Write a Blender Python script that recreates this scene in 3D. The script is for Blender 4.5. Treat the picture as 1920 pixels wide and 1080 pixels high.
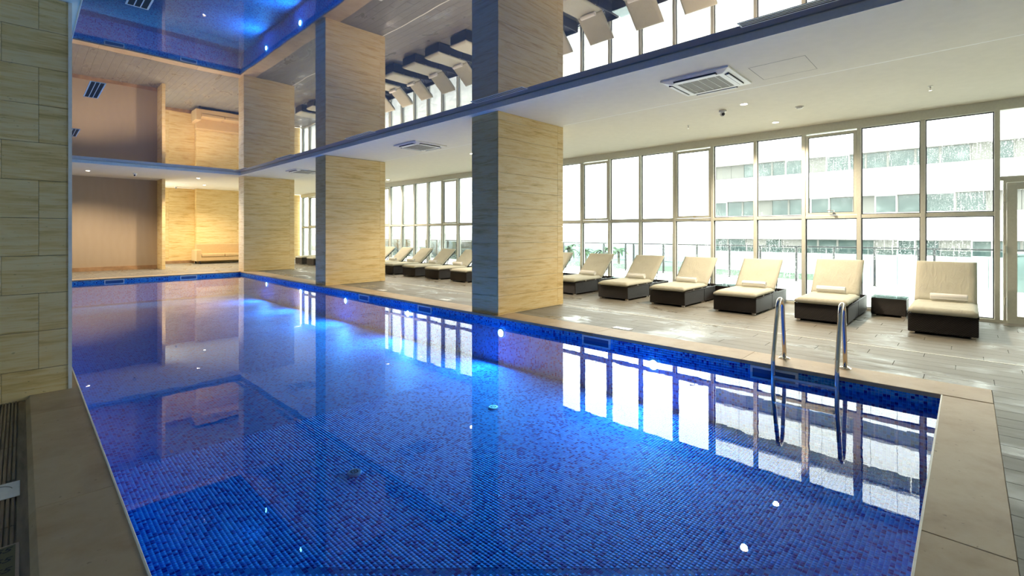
import bpy, bmesh, math, random
import numpy as np
from mathutils import Vector, Matrix
random.seed(7)
PI = math.pi
for o in list(bpy.data.objects): bpy.data.objects.remove(o)
SC = bpy.context.scene
COL = SC.collection

# ------------------------------------------------------------------ camera
FPX, HORIZON, EYE = 887.0, 437.0, 1.35
YAW = math.atan2(920, 887)
cam_d = bpy.data.cameras.new('camera'); cam = bpy.data.objects.new('camera', cam_d); COL.objects.link(cam)
cam.location = (0, 0, EYE); cam.rotation_euler = (PI/2, 0, -YAW)
cam_d.sensor_width = 36; cam_d.lens = FPX/1920*36
cam_d.shift_y = -(540-HORIZON)/1920
cam_d.clip_start = 0.02; cam_d.clip_end = 6000
SC.camera = cam

# ------------------------------------------------------------------ sky
W = bpy.data.worlds.new('overcast_sky'); SC.world = W; W.use_nodes = True
bg = W.node_tree.nodes['Background']
bg.inputs['Color'].default_value = (0.95, 1.0, 0.94, 1); bg.inputs['Strength'].default_value = 2.45

SC.view_settings.view_transform = 'Standard'; SC.view_settings.look = 'None'
SC.view_settings.gamma = 1; SC.view_settings.use_curve_mapping = False
SC.view_settings.exposure = 1.9
try:
    SC.cycles.max_bounces = 12; SC.cycles.diffuse_bounces = 6; SC.cycles.glossy_bounces = 6
    SC.cycles.transparent_max_bounces = 24; SC.cycles.caustics_reflective = False; SC.cycles.caustics_refractive = False
    SC.cycles.sample_clamp_indirect = 6
except Exception: pass

# ------------------------------------------------------------------ main dimensions (metres)
PX0, PX1, PY0, PY1 = 0.35, 5.33, 0.157, 18.35      # pool opening
WATER = -0.105; PFLOOR = -0.75
CEIL = 3.35; FILM = 3.44
WX = 10.2                                          # window wall inner face
YB, YF = -4.5, 25.3                                # room ends
XL = -3.2
TP = 0.0275                                        # mosaic pitch

# ------------------------------------------------------------------ node helpers
class NT:
    def __init__(s, name):
        s.m = bpy.data.materials.new(name); s.m.use_nodes = True
        s.t = s.m.node_tree; s.t.nodes.clear()
        s.out = s.t.nodes.new('ShaderNodeOutputMaterial')
    def n(s, typ, **kw):
        nd = s.t.nodes.new(typ)
        for k, v in kw.items():
            if k.startswith('i_'):
                nd.inputs[k[2:].replace('_', ' ')].default_value = v
            else: setattr(nd, k, v)
        return nd
    def l(s, a, b): s.t.links.new(a, b)
    def math(s, op, a, b=None, clamp=False):
        nd = s.n('ShaderNodeMath', operation=op, use_clamp=clamp)
        for i, v in enumerate((a, b)):
            if v is None: continue
            if isinstance(v, (int, float)): nd.inputs[i].default_value = v
            else: s.l(v, nd.inputs[i])
        return nd.outputs[0]
    def mix(s, f, a, b, blend='MIX'):
        nd = s.n('ShaderNodeMix', data_type='RGBA', blend_type=blend)
        for i, v in ((0, f), (6, a), (7, b)):
            if isinstance(v, (int, float)): nd.inputs[i].default_value = v
            elif isinstance(v, tuple): nd.inputs[i].default_value = (*v, 1) if len(v) == 3 else v
            else: s.l(v, nd.inputs[i])
        return nd.outputs[2]
    def ramp(s, f, stops, interp='LINEAR'):
        nd = s.n('ShaderNodeValToRGB'); cr = nd.color_ramp; cr.interpolation = interp
        while len(cr.elements) < len(stops): cr.elements.new(0.5)
        for e, (p, c) in zip(cr.elements, stops):
            e.position = p; e.color = (*c, 1) if len(c) == 3 else c
        s.l(f, nd.inputs[0]); return nd.outputs[0]
    def noise(s, vec, scale, detail=4, rough=0.5, dist=0):
        nd = s.n('ShaderNodeTexNoise'); nd.inputs['Scale'].default_value = scale
        nd.inputs['Detail'].default_value = detail; nd.inputs['Roughness'].default_value = rough
        nd.inputs['Distortion'].default_value = dist
        if vec is not None: s.l(vec, nd.inputs['Vector'])
        return nd.outputs[0]
    def pos(s, scale=(1, 1, 1), per_object=0.0):
        g = s.n('ShaderNodeNewGeometry'); v = g.outputs['Position']
        if per_object:
            oi = s.n('ShaderNodeObjectInfo'); add = s.n('ShaderNodeVectorMath', operation='ADD')
            mul = s.n('ShaderNodeVectorMath', operation='SCALE'); mul.inputs['Scale'].default_value = per_object
            cb = s.n('ShaderNodeCombineXYZ')
            s.l(oi.outputs['Random'], cb.inputs[0]); s.l(oi.outputs['Random'], cb.inputs[1]); s.l(oi.outputs['Random'], cb.inputs[2])
            s.l(cb.outputs[0], mul.inputs[0]); s.l(v, add.inputs[0]); s.l(mul.outputs[0], add.inputs[1]); v = add.outputs[0]
        m = s.n('ShaderNodeMapping'); m.inputs['Scale'].default_value = scale; s.l(v, m.inputs['Vector'])
        return m.outputs[0]
    def obj(s, scale=(1, 1, 1)):
        g = s.n('ShaderNodeTexCoord'); m = s.n('ShaderNodeMapping'); m.inputs['Scale'].default_value = scale
        s.l(g.outputs['Object'], m.inputs['Vector']); return m.outputs[0]
    def bump(s, h, strength=0.3, dist=0.01):
        b = s.n('ShaderNodeBump'); b.inputs['Strength'].default_value = strength; b.inputs['Distance'].default_value = dist
        s.l(h, b.inputs['Height']); return b.outputs[0]
    def bsdf(s, color, rough=0.5, metal=0.0, normal=None, spec=0.5, emit=None, estr=0):
        p = s.n('ShaderNodeBsdfPrincipled')
        for k, v in (('Base Color', color), ('Roughness', rough), ('Metallic', metal), ('Specular IOR Level', spec)):
            if isinstance(v, tuple): p.inputs[k].default_value = (*v, 1) if len(v) == 3 else v
            elif isinstance(v, (int, float)): p.inputs[k].default_value = v
            else: s.l(v, p.inputs[k])
        if normal is not None: s.l(normal, p.inputs['Normal'])
        if emit: p.inputs['Emission Color'].default_value = (*emit, 1); p.inputs['Emission Strength'].default_value = estr
        s.l(p.outputs[0], s.out.inputs[0]); return p
M = {}
def plain(name, c, rough=0.5, metal=0.0, spec=0.5, emit=None, estr=0, var=0.04, scale=30):
    t = NT(name)
    if emit: t.bsdf(c, rough, metal, None, spec, emit, estr)
    else:
        nz = t.noise(t.obj(), scale, 3)
        lo = tuple(max(0, v*(1-var)) for v in c); hi = tuple(min(1, v*(1+var)) for v in c)
        t.bsdf(t.ramp(nz, [(0.3, lo), (0.7, hi)]), rough, metal, t.bump(nz, 0.05, 0.002), spec)
    M[name] = t.m; return t.m

plain('plaster', (0.82, 0.785, 0.67), 0.75, scale=8, var=0.02)
plain('white_paint', (0.86, 0.86, 0.82), 0.45)
plain('alu_frame', (0.68, 0.69, 0.60), 0.35)
plain('gasket', (0.05, 0.055, 0.06), 0.5)
plain('chrome', (0.72, 0.68, 0.62), 0.08, 1.0, var=0.02)
plain('dark_metal', (0.035, 0.035, 0.04), 0.35, 0.4)
plain('rail_metal', (0.025, 0.03, 0.032), 0.5, 0.1)
plain('ac_white', (0.84, 0.85, 0.80), 0.4)
plain('ac_grille', (0.22, 0.21, 0.17), 0.6)
plain('slot_dark', (0.02, 0.02, 0.022), 0.7)
plain('terrace_tile', (0.86, 0.86, 0.83), 0.6, scale=3)
plain('facade_white', (0.88, 0.88, 0.87), 0.6, scale=1)
plain('facade_grey', (0.125, 0.125, 0.115), 0.6, scale=2)
plain('sand', (0.24, 0.235, 0.21), 0.9, scale=0.2, var=0.15)
plain('sofa_tan', (0.60, 0.42, 0.20), 0.5, scale=12)
plain('sign_white', (0.88, 0.87, 0.84), 0.35)
plain('sign_olive', (0.13, 0.11, 0.045), 0.5)
plain('sign_rim', (0.42, 0.32, 0.24), 0.5)
plain('ink', (0.01, 0.01, 0.012), 0.6)
plain('drain_plastic', (0.55, 0.62, 0.66), 0.4)
plain('towel', (0.87, 0.86, 0.82), 0.95, spec=0.1, scale=160, var=0.05)
plain('wood_trim', (0.36, 0.22, 0.11), 0.5, scale=6, var=0.2)
plain('trim_light', (0.86, 0.84, 0.74), 0.4)
plain('joint_mortar', (0.22, 0.15, 0.08), 0.9)
plain('bright_trim', (0.97, 0.97, 0.92), 0.4, var=0.01)
plain('deck_grout', (0.24, 0.22, 0.175), 0.8)
plain('palm_trunk', (0.25, 0.20, 0.14), 0.9)
plain('lamp_lens', (1, 0.9, 0.8), 0.3, emit=(1.0, 0.86, 0.72), estr=14)
plain('skimmer_lit_blue', (0.06, 0.12, 0.30), 0.5)  # blue glow of the lit pool put into the throat colour

def travertine(name, c0, c1, c2, rough, zs=9.5, spec=0.4):
    t = NT(name)
    v = t.pos((0.9, 0.9, zs), 37.0)
    a = t.noise(v, 1.6, 6, 0.62, 0.35)
    b = t.noise(t.pos((2.0, 2.0, zs*3.2), 37.0), 2.2, 5, 0.6, 0.3)
    c = t.noise(t.pos((0.7, 0.7, 1.6), 61.0), 1.3, 3, 0.5)
    f = t.math('ADD', t.math('MULTIPLY', a, 0.62), t.math('MULTIPLY', b, 0.38))
    col = t.ramp(f, [(0.35, c0), (0.46, c1), (0.56, c2), (0.70, c1)])
    col = t.mix(t.math('MULTIPLY', c, 0.45), col, tuple(x*0.86 for x in c1), 'MIX')
    pit = t.noise(t.pos((18, 18, 60), 11.0), 1.6, 2)
    pm = t.ramp(pit, [(0.70, (0, 0, 0)), (0.76, (1, 1, 1))])
    col = t.mix(t.math('MULTIPLY', pm, 0.55), col, tuple(x*0.35 for x in c0))
    h = t.math('SUBTRACT', t.math('MULTIPLY', b, 0.5), t.math('MULTIPLY', pm, 0.7))
    t.bsdf(col, rough, 0, t.bump(h, 0.25, 0.004), spec)
    M[name] = t.m
travertine('travertine', (0.52, 0.33, 0.105), (0.80, 0.585, 0.25), (0.88, 0.72, 0.40), 0.42)
travertine('coping_stone', (0.36, 0.24, 0.125), (0.47, 0.34, 0.20), (0.54, 0.42, 0.27), 0.5, zs=1.2)

def planks():
    t = NT('deck_plank')
    v = t.pos((13, 0.9, 13), 23.0)
    a = t.noise(v, 1.5, 6, 0.6, 0.2); b = t.noise(t.pos((60, 2.2, 60), 23.0), 1.6, 4)
    f = t.math('ADD', t.math('MULTIPLY', a, 0.7), t.math('MULTIPLY', b, 0.3))
    col = t.ramp(f, [(0.28, (0.135, 0.12, 0.087)), (0.46, (0.18, 0.166, 0.13)), (0.66, (0.22, 0.207, 0.17))])
    oi = t.n('ShaderNodeObjectInfo')
    col = t.mix(0.25, col, t.ramp(oi.outputs['Random'], [(0, (0.16, 0.143, 0.11)), (1, (0.22, 0.203, 0.165))]))
    wet = t.ramp(t.noise(t.pos((1.6, 0.8, 1)), 1.1, 4, 0.65, 0.6), [(0.36, (0.22, 0.22, 0.22)), (0.50, (0.55, 0.55, 0.55))])
    t.bsdf(col, wet, 0, t.bump(f, 0.12, 0.003), 0.5)
    M['deck_plank'] = t.m
planks()
def ribbed():
    t = NT('ribbed_tile')
    a = t.noise(t.pos((9, 1.2, 9), 5), 3, 5, 0.6)
    t.bsdf(t.ramp(a, [(0.3, (0.13, 0.085, 0.05)), (0.7, (0.30, 0.215, 0.135))]), 0.5, 0, t.bump(a, 0.2, 0.003))
    M['ribbed_tile'] = t.m
ribbed()
def wallpaper():
    t = NT('wall_covering')
    a = t.noise(t.pos((26, 26, 26)), 3, 4)
    b = t.n('ShaderNodeTexWave', i_Scale=1.4, i_Distortion=9.0, i_Detail=2.0); t.l(t.pos((1, 1, 0.7)), b.inputs['Vector'])
    col = t.mix(t.math('MULTIPLY', b.outputs[1], 0.10), (0.42, 0.33, 0.22), (0.50, 0.41, 0.29))
    t.bsdf(col, 0.7, 0, t.bump(a, 0.15, 0.003), 0.3); M['wall_covering'] = t.m
wallpaper()
def mosaic(axes):
    t = NT('mosaic_'+axes)
    g = t.n('ShaderNodeNewGeometry'); sp = t.n('ShaderNodeSeparateXYZ'); t.l(g.outputs['Position'], sp.inputs[0])
    idx = {'x': 0, 'y': 1, 'z': 2}
    cells, gr = [], []
    for ax in axes:
        q = t.math('DIVIDE', sp.outputs[idx[ax]], TP)
        cells.append(t.math('FLOOR', q))
        fr = t.math('FRACT', q)
        gr.append(t.math('GREATER_THAN', t.math('ABSOLUTE', t.math('SUBTRACT', fr, 0.5)), 0.447))
    cb = t.n('ShaderNodeCombineXYZ'); t.l(cells[0], cb.inputs[0]); t.l(cells[1], cb.inputs[1])
    wn = t.n('ShaderNodeTexWhiteNoise', noise_dimensions='2D'); t.l(cb.outputs[0], wn.inputs['Vector'])
    col = t.ramp(wn.outputs['Value'], [(0, (0.006, 0.014, 0.34)), (0.17, (0.02, 0.15, 0.60)), (0.27, (0.04, 0.31, 0.80)), (0.5, (0.06, 0.40, 0.86)), (0.72, (0.05, 0.35, 0.76)), (0.88, (0.12, 0.50, 0.90))], 'CONSTANT')
    grout = t.math('MAXIMUM', gr[0], gr[1])
    col = t.mix(grout, col, (0.36, 0.62, 0.92))
    t.bsdf(col, 0.55, 0, None, 0.12); M['mosaic_'+axes] = t.m
for a in ('xy', 'yz', 'xz'): mosaic(a)
def water():
    t = NT('water')
    n1 = t.noise(t.pos((1, 1, 1)), 2.2, 3, 0.5, 0.3); n2 = t.noise(t.pos((1, 1, 1)), 13, 2, 0.5)
    patch = t.ramp(t.noise(t.pos((1, 1, 1)), 0.5, 2), [(0.4, (0.15, 0.15, 0.15)), (0.65, (1, 1, 1))])
    h = t.math('ADD', n1, t.math('MULTIPLY', t.math('MULTIPLY', n2, 0.10), patch))
    nb = t.bump(h, 0.03, 0.02)
    tr = t.n('ShaderNodeBsdfTransparent'); tr.inputs[0].default_value = (0.28, 0.74, 1.0, 1)
    gl = t.n('ShaderNodeBsdfGlossy'); gl.inputs['Roughness'].default_value = 0.0; gl.inputs['Color'].default_value = (0.93, 0.95, 1, 1); t.l(nb, gl.inputs['Normal'])
    fr = t.n('ShaderNodeFresnel'); fr.inputs['IOR'].default_value = 1.40
    mx = t.n('ShaderNodeMixShader'); t.l(fr.outputs[0], mx.inputs[0]); t.l(tr.outputs[0], mx.inputs[1]); t.l(gl.outputs[0], mx.inputs[2])
    t.l(mx.outputs[0], t.out.inputs[0]); M['water'] = t.m
water()
def film():
    t = NT('gloss_film')
    n1 = t.noise(t.pos((1, 1, 1)), 0.9, 2, 0.4)
    nb = t.bump(n1, 0.06, 0.02)
    df = t.n('ShaderNodeBsdfDiffuse'); df.inputs[0].default_value = (0.16, 0.145, 0.15, 1)
    gl = t.n('ShaderNodeBsdfGlossy'); gl.inputs['Roughness'].default_value = 0.012; gl.inputs['Color'].default_value = (0.95, 0.92, 0.94, 1); t.l(nb, gl.inputs['Normal'])
    lw = t.n('ShaderNodeFresnel'); lw.inputs['IOR'].default_value = 2.45
    f = t.math('ADD', t.math('MULTIPLY', lw.outputs[0], 0.8), 0.30, True)
    mx = t.n('ShaderNodeMixShader'); t.l(f, mx.inputs[0]); t.l(df.outputs[0], mx.inputs[1]); t.l(gl.outputs[0], mx.inputs[2])
    t.l(mx.outputs[0], t.out.inputs[0]); M['gloss_film'] = t.m
film()
def glass(name, tint, stain=0.0):
    t = NT(name)
    tr = t.n('ShaderNodeBsdfTransparent'); tr.inputs[0].default_value = (*tint, 1)
    gl = t.n('ShaderNodeBsdfGlossy'); gl.inputs['Roughness'].default_value = 0.0
    fr = t.n('ShaderNodeFresnel'); fr.inputs['IOR'].default_value = 1.45
    mx = t.n('ShaderNodeMixShader'); t.l(t.math('MULTIPLY', fr.outputs[0], 0.8), mx.inputs[0]); t.l(tr.outputs[0], mx.inputs[1]); t.l(gl.outputs[0], mx.inputs[2])
    last = mx.outputs[0]
    if stain:
        streak = t.noise(t.pos((30, 30, 2.2)), 1.5, 4, 0.6); drops = t.noise(t.pos((1, 1, 1)), 55, 3, 0.6)
        area = t.noise(t.pos((1, 1, 1)), 1.4, 2)
        s1 = t.ramp(streak, [(0.60, (0, 0, 0)), (0.68, (1, 1, 1))]); s2 = t.ramp(drops, [(0.58, (0, 0, 0)), (0.66, (1, 1, 1))])
        am = t.ramp(area, [(0.46, (0, 0, 0)), (0.60, (1, 1, 1))])
        fac = t.math('MULTIPLY', t.math('MULTIPLY', t.math('MAXIMUM', s1, s2), am), stain)
        tl = t.n('ShaderNodeBsdfTranslucent'); tl.inputs[0].default_value = (0.9, 0.9, 0.9, 1)
        m2 = t.n('ShaderNodeMixShader'); t.l(fac, m2.inputs[0]); t.l(last, m2.inputs[1]); t.l(tl.outputs[0], m2.inputs[2]); last = m2.outputs[0]
    t.l(last, t.out.inputs[0]); M[name] = t.m
glass('window_glass', (0.96, 0.98, 0.97), 0.36)
glass('rail_glass', (0.60, 0.69, 0.69))
glass('table_glass', (0.75, 0.85, 0.83))
def wicker():
    t = NT('wicker')
    v = t.obj((1, 1, 1))
    w1 = t.n('ShaderNodeTexWave', wave_type='BANDS', bands_direction='Z', i_Scale=34.0); t.l(v, w1.inputs['Vector'])
    w2 = t.n('ShaderNodeTexWave', wave_type='BANDS', bands_direction='DIAGONAL', i_Scale=26.0); t.l(v, w2.inputs['Vector'])
    h = t.math('MULTIPLY', w1.outputs[1], w2.outputs[1])
    col = t.ramp(h, [(0.0, (0.005, 0.003, 0.0025)), (0.5, (0.022, 0.014, 0.010)), (1.0, (0.050, 0.034, 0.025))])
    t.bsdf(col, 0.4, 0, t.bump(h, 0.8, 0.006), 0.35); M['wicker'] = t.m
wicker()
def cushion():
    t = NT('cushion_fabric')
    n = t.noise(t.obj((3.0, 9.0, 3.0)), 1.6, 3, 0.55, 0.8); f = t.noise(t.obj(), 260, 2)
    col = t.mix(t.math('MULTIPLY', f, 0.3), (0.51, 0.50, 0.405), (0.57, 0.56, 0.465))
    hh = t.math('ADD', n, t.math('MULTIPLY', f, 0.02))
    t.bsdf(col, 0.85, 0, t.bump(hh, 0.35, 0.03), 0.15); M['cushion_fabric'] = t.m
cushion()
def leaf(name, c0, c1):
    t = NT(name); oi = t.n('ShaderNodeObjectInfo')
    a = t.noise(t.pos((1, 1, 1)), 3, 3)
    t.bsdf(t.ramp(a, [(0.3, c0), (0.7, c1)]), 0.6); M[name] = t.m
leaf('palm_leaf', (0.06, 0.10, 0.05), (0.14, 0.20, 0.09)); leaf('shrub_leaf', (0.05, 0.08, 0.035), (0.10, 0.14, 0.065)); leaf('lawn', (0.07, 0.10, 0.045), (0.13, 0.16, 0.085))
def sea():
    t = NT('sea_water'); a = t.noise(t.pos((0.02, 0.02, 1)), 3, 4)
    t.bsdf(t.ramp(a, [(0.3, (0.085, 0.125, 0.135)), (0.7, (0.10, 0.14, 0.15))]), 0.35, 0, None, 0.3); M['sea_water'] = t.m
sea()
def fglass():
    t = NT('facade_glass'); a = t.noise(t.pos((0.6, 0.6, 0.8)), 1.2, 4, 0.6)
    t.bsdf(t.ramp(a, [(0.3, (0.02, 0.04, 0.038)), (0.55, (0.045, 0.07, 0.066)), (0.75, (0.10, 0.13, 0.125))]), 0.12, 0, None, 0.6); M['facade_glass'] = t.m
fglass()

# ------------------------------------------------------------------ mesh helpers
class MB:
    def __init__(s): s.v = []; s.f = []
    def add(s, vs, fs):
        k = len(s.v); s.v += [tuple(p) for p in vs]; s.f += [tuple(i+k for i in q) for q in fs]; return s
    def box(s, x0, x1, y0, y1, z0, z1, mat=None):
        vs = [(x, y, z) for z in (z0, z1) for y in (y0, y1) for x in (x0, x1)]
        if mat is not None: vs = [mat @ Vector(p) for p in vs]
        return s.add(vs, [(0, 2, 3, 1), (4, 5, 7, 6), (0, 1, 5, 4), (2, 6, 7, 3), (0, 4, 6, 2), (1, 3, 7, 5)])
    def cham(s, x0, x1, y0, y1, z0, z1, c, mat=None):
        """box with all edges chamfered"""
        bm = bmesh.new(); bmesh.ops.create_cube(bm, size=1)
        for v in bm.verts: v.co = Vector((x0+(v.co.x+.5)*(x1-x0), y0+(v.co.y+.5)*(y1-y0), z0+(v.co.z+.5)*(z1-z0)))
        bmesh.ops.bevel(bm, geom=list(bm.edges), offset=c, segments=1, affect='EDGES')
        if mat is not None: bmesh.ops.transform(bm, matrix=mat, verts=bm.verts)
        bm.verts.index_update(); s.add([v.co[:] for v in bm.verts], [[v.index for v in f.verts] for f in bm.faces]); bm.free(); return s
    def rbox(s, x0, x1, y0, y1, z0, z1, r, seg=3, mat=None):
        bm = bmesh.new(); bmesh.ops.create_cube(bm, size=1)
        for v in bm.verts: v.co = Vector((x0+(v.co.x+.5)*(x1-x0), y0+(v.co.y+.5)*(y1-y0), z0+(v.co.z+.5)*(z1-z0)))
        bmesh.ops.bevel(bm, geom=list(bm.edges), offset=r, segments=seg, affect='EDGES', profile=0.5)
        if mat is not None: bmesh.ops.transform(bm, matrix=mat, verts=bm.verts)
        bm.verts.index_update(); s.add([v.co[:] for v in bm.verts], [[v.index for v in f.verts] for f in bm.faces]); bm.free(); return s
    def tube(s, pts, r, n=10, caps=True):
        pts = [Vector(p) for p in pts]; k = len(s.v); rings = []
        prev = None
        for i, p in enumerate(pts):
            d = (pts[min(i+1, len(pts)-1)] - pts[max(i-1, 0)]).normalized()
            if prev is None:
                a = Vector((0, 0, 1)) if abs(d.z) < 0.9 else Vector((1, 0, 0)); e = d.cross(a).normalized()
            else:
                e = (prev - d*prev.dot(d)).normalized()
            prev = e; g = d.cross(e); rr = r[i] if isinstance(r, (list, tuple)) else r
            rings.append([p + (e*math.cos(2*PI*j/n) + g*math.sin(2*PI*j/n))*rr for j in range(n)])
        vs = [q for ring in rings for q in ring]; fs = []
        for i in range(len(rings)-1):
            for j in range(n):
                fs.append((i*n+j, i*n+(j+1) % n, (i+1)*n+(j+1) % n, (i+1)*n+j))
        if caps: fs.append(tuple(range(n-1, -1, -1))); fs.append(tuple((len(rings)-1)*n+j for j in range(n)))
        return s.add(vs, fs)
    def lathe(s, prof, n=24, center=(0, 0, 0), hollow=False):
        vs = []; fs = []
        for (r, z) in prof:
            for j in range(n): vs.append((center[0]+r*math.cos(2*PI*j/n), center[1]+r*math.sin(2*PI*j/n), center[2]+z))
        for i in range(len(prof)-1):
            for j in range(n): fs.append((i*n+j, i*n+(j+1) % n, (i+1)*n+(j+1) % n, (i+1)*n+j))
        if hollow:
            k = (len(prof)-1)*n
            for j in range(n): fs.append((k+j, k+(j+1) % n, (j+1) % n, j))
            return s.add(vs, fs)
        if prof[0][0] > 0: fs.append(tuple(range(n-1, -1, -1)))
        if prof[-1][0] > 0: fs.append(tuple((len(prof)-1)*n+j for j in range(n)))
        return s.add(vs, fs)
    def mesh(s, name, smooth=False):
        me = bpy.data.meshes.new(name); me.from_pydata(s.v, [], s.f); me.update()
        if smooth:
            me.polygons.foreach_set('use_smooth', [True]*len(me.polygons))
        return me
    def build(s, name, mat, parent=None, loc=(0, 0, 0), smooth=False, rot=None):
        return place(s.mesh(name, smooth), name, mat, parent, loc, rot)
def place(me, name, mat, parent=None, loc=(0, 0, 0), rot=None):
    if mat and not me.materials: me.materials.append(M[mat])
    o = bpy.data.objects.new(name, me); COL.objects.link(o); o.location = loc
    if rot: o.rotation_euler = rot
    if parent: o.parent = parent
    return o
def empty(name, loc=(0, 0, 0), rz=0):
    o = bpy.data.objects.new(name, None); COL.objects.link(o); o.location = loc; o.rotation_euler = (0, 0, rz); o.empty_display_size = 0.1
    return o
def tag(o, label=None, cat=None, group=None, kind=None):
    if label: o['label'] = label
    if cat: o['category'] = cat
    if group: o['group'] = group
    if kind: o['kind'] = kind
    return o
def copy_tree(o, parent=None):
    c = o.copy(); COL.objects.link(c); c.parent = parent
    for ch in [k for k in o.children]: copy_tree(ch, c)
    return c
def struct(o): o['kind'] = 'structure'; return o
def bevel_weighted(o, w=0.004, seg=2):
    m = o.modifiers.new('edge', 'BEVEL'); m.width = w; m.segments = seg; m.limit_method = 'ANGLE'; return o

# ================================================================== STRUCTURE
# ---- deck floor: real planks running along the pool
floor = struct(MB().box(5.60, WX+0.3, YB, YF, -0.30, -0.012).box(XL, 5.60, PY1+0.42, YF, -0.30, -0.012)
               .box(-0.1, 5.60, YB, -0.146, -0.30, -0.012).build('floor', 'deck_grout'))
tag(floor, 'pale wood-look plank deck around the pool', None)
PLK, PLW = 1.2, 0.2095
cols = [(5.785+i*0.2095, 0.2095) for i in range(6)] + [(7.072+i*0.2085, 0.2085) for i in range(15)]
pm = {}
def plank_mesh(w, l):
    key = (round(w, 4), round(l, 3))
    if key not in pm:
        pm[key] = MB().cham(0.0015, w-0.0015, 0.002, l-0.002, -0.014, 0.0, 0.0015).mesh('plank')
    return pm[key]
field = MB(); count = 0
for ci, (x, w) in enumerate(cols):
    y = YB - (ci*0.47) % PLK
    while y < YF:
        y0 = max(y, YB); y1 = min(y+PLK, YF); y += PLK
        if y1-y0 < 0.05: continue
        if -0.9 < y0 < 8.6 and count < 260:
            place(plank_mesh(w, y1-y0), 'plank', 'deck_plank', floor, (x, y0, 0)); count += 1
        else: field.box(x+0.0015, x+w-0.0015, y0+0.002, y1-0.002, -0.014, 0.0)
# far deck and near deck
nx = 0
x = XL
while x < 5.785-0.01:
    w = min(0.2095, 5.785-x); y = PY1+0.42+0.0 - (nx*0.47) % PLK; nx += 1
    while y < YF:
        y0 = max(y, PY1+0.42); y1 = min(y+PLK, YF); y += PLK
        if y1-y0 > 0.05: field.box(x+0.0015, x+w-0.0015, y0+0.002, y1-0.002, -0.014, 0)
    if x > 0.0:
        y = YB - (nx*0.31) % PLK
        while y < -0.146:
            y0 = max(y, YB); y1 = min(y+PLK, -0.146); y += PLK
            if y1-y0 > 0.03:
                if x > 2.3 and y1 > -1.2 and count < 299: place(plank_mesh(w, y1-y0), 'plank', 'deck_plank', floor, (x, y0, 0)); count += 1
                else: field.box(x+0.0015, x+w-0.0015, y0+0.002, y1-0.002, -0.014, 0)
    x += w
tag(field.build('plank_field', 'deck_plank', floor), kind='stuff')
struct(MB().box(7.044, 7.070, YB, YF, -0.012, 0.003).build('trim_1', 'trim_light'))

# ---- ribbed walkway tiles on the left of the pool
fl = struct(MB().box(XL, 0.055, YB, PY1+0.42, -0.30, -0.045).build('floor_left', 'ribbed_tile'))
ribm = MB().cham(0, 0.0125, 0, 0.595, -0.016, 0.0, 0.002).mesh('rib')
for j in range(9):
    for i in range(16):
        place(ribm, 'rib', 'ribbed_tile', fl, (-0.018-0.0185*(i+1), 0.25+j*0.6, -0.031))
rest = MB()
for i in range(16, 150): rest.box(-0.018-0.0185*(i+1), -0.0055-0.0185*(i+1), YB, PY1, -0.047, -0.031)
tag(rest.build('rib_field', 'ribbed_tile', fl), kind='stuff')
MB().box(-0.016, 0.05, YB, PY1, -0.047, -0.032).build('edge_strip', 'ribbed_tile', fl)

# ---- pool basin, mosaic, water
basin = struct(MB().box(PX0-0.25, PX1+0.2, PY0-0.2, PY1+0.25, PFLOOR-0.3, PFLOOR).build('pool_basin', 'mosaic_xy'))
MB().box(PX1+0.012, PX1+0.2, PY0-0.2, PY1+0.25, PFLOOR-0.1, -0.034).box(PX0-0.2, PX0-0.012, PY0-0.2, PY1+0.25, PFLOOR-0.1, -0.034).build('long_wall', 'mosaic_yz', basin)
MB().box(PX0-0.012, PX1+0.012, PY1+0.012, PY1+0.25, PFLOOR-0.1, -0.034).box(PX0-0.012, PX1+0.012, PY0-0.2, PY0-0.012, PFLOOR-0.1, -0.034).build('end_wall', 'mosaic_xz', basin)
# floor mosaic: single tiles nearest, joined real tiles further, material beyond
def tile_batch(name, P, half, axis, mat):
    """P (n,3) centres; half (3,) half sizes; 5-sided tiles"""
    sg = np.array([(-1, -1, -1), (1, -1, -1), (1, 1, -1), (-1, 1, -1), (-1, -1, 1), (1, -1, 1), (1, 1, 1), (-1, 1, 1)], float)
    top = sg.copy(); h = np.array(half); off = sg*h
    V = (P[:, None, :] + off[None]).reshape(-1, 3)
    F = np.array([(4, 5, 6, 7), (0, 1, 5, 4), (1, 2, 6, 5), (2, 3, 7, 6), (3, 0, 4, 7), (0, 3, 2, 1)])
    FF = (np.arange(len(P))[:, None, None]*8 + F[None]).reshape(-1, 4)
    me = bpy.data.meshes.new(name); me.vertices.add(len(V)); me.vertices.foreach_set('co', V.ravel())
    me.loops.add(FF.size); me.loops.foreach_set('vertex_index', FF.ravel().astype(np.int32))
    me.polygons.add(len(FF)); me.polygons.foreach_set('loop_start', np.arange(0, FF.size, 4, dtype=np.int32))
    me.update(calc_edges=True); return me
i0, i1 = math.ceil(PX0/TP), int(PX1/TP); j0, j1 = math.ceil(PY0/TP), int(5.4/TP)
I, J = np.meshgrid(np.arange(i0, i1), np.arange(j0, j1), indexing='ij'); I = I.ravel(); J = J.ravel()
cx_ = (I+.5)*TP; cy_ = (J+.5)*TP
ca, sa = math.cos(YAW), math.sin(YAW)
r_ = cx_*ca-cy_*sa; w_ = cx_*sa+cy_*ca
u_ = 960+FPX*r_/np.maximum(w_, .05); v_ = HORIZON+FPX*(EYE-PFLOOR)/np.maximum(w_, .05)
vis = (w_ > .2) & (u_ > 300) & (u_ < 1700) & (v_ < 1078)
order = np.argsort(np.where(vis, w_, 1e9))
near = order[:300]; far_ = order[300:]
tm = MB().cham(-0.0124, 0.0124, -0.0124, 0.0124, -0.002, 0.0, 0.0004).mesh('mosaic_tile')
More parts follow.
